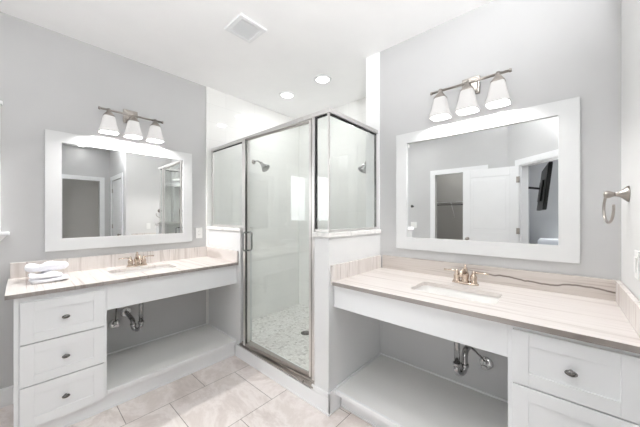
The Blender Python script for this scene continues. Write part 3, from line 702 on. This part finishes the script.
plate(ML, 1.325, 1.19, .0005, 'white outlet on the left wall between the mirror and shower', 'outlet')
ME = Matrix(((1, 0, 0, 0), (0, 1, 0, YE), (0, 0, 1, 0), (0, 0, 0, 1)))
plate(ME, 1.725, 1.175, .0005, 'white switch plate on the short right wall below the towel ring', 'switch')
MD = Matrix(((0, 1, 0, XD), (1, 0, 0, 0), (0, 0, 1, 0), (0, 0, 0, 1)))
plate(MD, 2.17, 1.20, .0005, 'white double switch beside the closet doorway, seen in the right mirror', 'switch', .118)
hk = thing('robe_hook', (XD, 2.19, 1.57), 'small round dark metal robe hook seen at the right mirror edge', 'hook')
build('hook_base', MB().lathe([(.022, 0), (.022, .005), (.010, .010), (.009, .030)], (XD+.0005, 2.19, 1.57), (1, 0, 0)), 'knob_metal', hk)
build('hook_knob', MB().lathe([(.009, 0), (.022, .008), (.026, .018), (.018, .026), (0, .028)], (XD+.029, 2.19, 1.57), (1, 0, 0)), 'knob_metal', hk)
tr = thing('towel_ring', (1.93, YE, 1.485), 'brushed nickel open towel ring on the short right wall', 'towel ring')
TX, TZ = 1.93, 1.485
build('wall_base', MB().lathe([(.038, 0), (.038, .004), (.033, .010), (.020, .022), (.012, .034), (.0095, .046)], (TX, YE+.0005, TZ), (0, 1, 0)), 'brushed_nickel', tr)
build('post', MB().lathe([(.0095, 0), (.012, .008), (.017, .018), (.019, .030), (.015, .038), (0, .041)], (TX, YE+.044, TZ), (0, 1, 0)), 'brushed_nickel', tr)
rg = []
R_ = .070
for k in range(37):
    a = math.radians(95-k*8.0); rg.append((TX-.012+R_*math.cos(a)*.98, YE+.068+.010*math.cos(a), TZ-R_+.002+R_*math.sin(a)))
build('ring', MB().tube(rg, .0058, 12), 'brushed_nickel', tr)

# ------------------------------------------------------------------ ceiling fittings
vt = thing('ceiling_vent', (1.175, 1.835, CEIL), 'square white exhaust vent in the ceiling above the floor', 'vent')
c0, c1 = 1.06, 1.292; e0, e1 = 1.718, 1.952; q = .030
fm = MB().box((c0, e0, CEIL-.016), (c0+q, e1, CEIL), .003).box((c1-q, e0, CEIL-.016), (c1, e1, CEIL), .003).box((c0+q, e0, CEIL-.016), (c1-q, e0+q, CEIL), .003).box((c0+q, e1-q, CEIL-.016), (c1-q, e1, CEIL), .003)
build('vent_frame', fm, 'white_trim', vt)
build('vent_duct', MB().box((c0+q, e0+q, CEIL-.003), (c1-q, e1-q, CEIL)), 'dark_slot', vt)
gr = MB()
k = e0+q+.004
while k < e1-q-.004:
    gr.box((c0+q, k, CEIL-.012), (c1-q, k+.0035, CEIL-.003)); k += .009
build('grille', gr, 'white_trim', vt)
def can(x, y, label):
    t = thing('recessed_light', (x, y, CEIL), label, 'ceiling light', 'recessed ceiling lights')
    build('trim_ring', MB().lathe([(.072, -.010), (.090, -.008), (.098, -.003), (.098, 0), (.070, 0), (.072, -.010)], (x, y, CEIL), n=36, capend=False), 'white_trim', t)
    build('lens', MB().lathe([(0, -.006), (.071, -.006), (.071, -.001), (0, -.001)], (x, y, CEIL), n=36), 'lamp_lens', t)
can(*CANS_VIEW[0], 'round recessed light in the shower ceiling, farther from the right wall')
can(*CANS_VIEW[1], 'round recessed light in the shower ceiling, nearer the right wall')
can(*CANS_FILL_HALL[0], 'added round recessed fill light above the bedroom doorway')
can(*CANS_FILL_HALL[1], 'added round recessed fill light near the window')
can(*CANS_FILL_HALL[2], 'round recessed light in the hall, seen at the top of the left mirror')
can(-1.55, 1.5, 'added round recessed fill light inside the closet')
can(*CANS_FILL_HALL[3], 'added round recessed fill light in front of the right vanity')

# added fill up-light shaped as a wall bowl, out of view behind the camera
sn = thing('fill_uplight', FILL_UP, 'added white bowl fill up-light on the angled wall beside the bedroom doorway', 'wall lamp')
build('fill_bowl', MB().lathe([(0, -.085), (.03, -.082), (.065, -.055), (.082, -.010), (.085, .012), (.082, .012), (.062, -.048), (.03, -.072), (0, -.076)], FILL_UP, n=32), 'white_plastic', sn)
wb_ = MB().box((1.42-.04, -.012, FILL_UP[2]-.12), (1.42+.04, -.001, FILL_UP[2]+.02), .003).box((1.42-.012, -.06, FILL_UP[2]-.075), (1.42+.012, -.012, FILL_UP[2]-.05), .003)
wb_.bm.transform(DIAG)
build('fill_bracket', wb_, 'brushed_nickel', sn)
# ------------------------------------------------------------------ towels
def towel(cx, cy, z0, lx, ly, h, layers, rot, seed, label):
    """a loosely folded towel: soft overlapping folds with sagging, wrinkled tops"""
    mb = MB(); lh = h/layers
    for k in range(layers):
        bmx = bmesh.new(); bmesh.ops.create_uvsphere(bmx, u_segments=48, v_segments=28, radius=1)
        sx = 1-.07*k+.05*math.sin(seed*2+k*2.4); sy = 1-.05*k+.06*math.cos(seed+k*1.9)
        ox = .010*math.sin(seed*1.3+k*2.2); oy = .007*math.cos(seed*1.9+k*1.7)
        for v in bmx.verts:
            d = v.co.normalized()
            ex, ez = .42, .70
            f = lambda t, e: math.copysign(abs(t)**e, t)
            rxy = math.hypot(d.x, d.y); a = math.atan2(d.y, d.x)
            X = f(math.cos(a), ex)*rxy**ez; Y = f(math.sin(a), ex)*rxy**ez; Z = f(d.z, .75)
            n1 = noise.noise(Vector((X*1.6+seed*3, Y*1.5, k*5.1+seed)))
            n2 = noise.noise(Vector((X*4.2, Y*5.0+seed, Z*2+k)))
            px = X*lx/2*sx*(1+.06*noise.noise(Vector((Y*2, k*1.3, seed))))+ox
            py = Y*ly/2*sy*(1+.09*noise.noise(Vector((X*2.2, k*2.7, seed+5))))+oy
            hz = lh*.56*Z*(1+.75*n1+.25*n2)
            pz = z0+lh*(k+.5)+hz+.012*n1*(k == layers-1)
            v.co = Vector((px, py, max(pz, z0+.0004)))
        for q_ in bmx.faces: q_.smooth = True
        mb.merge(bmx)
    mb.bm.transform(Matrix.Translation((cx, cy, 0))@Matrix.Rotation(rot, 4, 'Z'))
    return tag(build('folded_towel', mb, 'terry'), label, 'towel', 'white folded towels on the left counter')
towel(.125, 2.700, ZC+.0005, .190, .19, .056, 2, .05, 1.3, 'white folded towel lying directly on the left counter, bottom of the pair')
towel(.135, 2.785, ZC+.0650, .222, .17, .052, 1, -.06, 7.7, 'white folded towel stacked on top of the other towel')

# ------------------------------------------------------------------ things seen in the mirrors only
tv = thing('wall_television', (-1.75, .30, 1.9), 'black flat television on a swing arm in the bedroom, seen in the right mirror', 'television')
TM = Matrix.Translation((-1.55, .175, 1.83))@Matrix.Rotation(math.radians(-6.5), 4, 'Z')@Matrix.Rotation(math.radians(6), 4, 'X')
build('tv_body', MB().box((-.55, .0, -.36), (.55, .05, .36), .006).box((-.25, .05, -.22), (.25, .075, .12), .006), 'black_plastic', tv, TM)
build('screen', MB().box((-.53, -.003, -.34), (.53, .0, .34)), 'screen', tv, TM)
build('mount_arm', MB().box((-1.62, .545, 1.70), (-1.50, .56, 1.98), .003).tube([(-1.56, .545, 1.86), (-1.48, .40, 1.86), (-1.56, .26, 1.84), (-1.55, .19, 1.84)], .018, 10), 'black_plastic', tv)
bed = thing('bed', (-3.2, -.3, 0), 'white made bed in the bedroom, seen low in the right mirror', 'bed')
build('bed_base', MB().box((-4.0, -1.2, .05), (-2.4, .45, .35), .02), 'bedding', bed)
build('mattress', MB().box((-4.0, -1.2, .35), (-2.4, .45, .72), .06, 4), 'bedding', bed)
build('pillow', MB().box((-3.9, -.3, .72), (-3.5, .38, .86), .06, 4), 'bedding', bed)
ws = thing('wire_shelf', (-2.0, 1.45, 1.66), 'white wire closet shelf with rod in the dim closet, seen in the right mirror', 'shelf')
wm = MB()
for k in range(10): wm.tube([(-2.19+.033*k, .74, 1.68), (-2.19+.033*k, 2.19, 1.68)], .003, 8)
for k in range(30): wm.tube([(-2.19, .76+.049*k, 1.683), (-1.89, .76+.049*k, 1.683)], .002, 6)
build('wire_deck', wm, 'white_trim', ws)
build('closet_rod', MB().tube([(-1.92, .73, 1.62), (-1.92, 2.195, 1.62)], .012, 12), 'dull_chrome', ws)
for yy in (1.1, 1.75):
    build('bracket', MB().tube([(-2.195, yy, 1.35), (-1.90, yy, 1.67)], .006, 8), 'white_trim', ws)
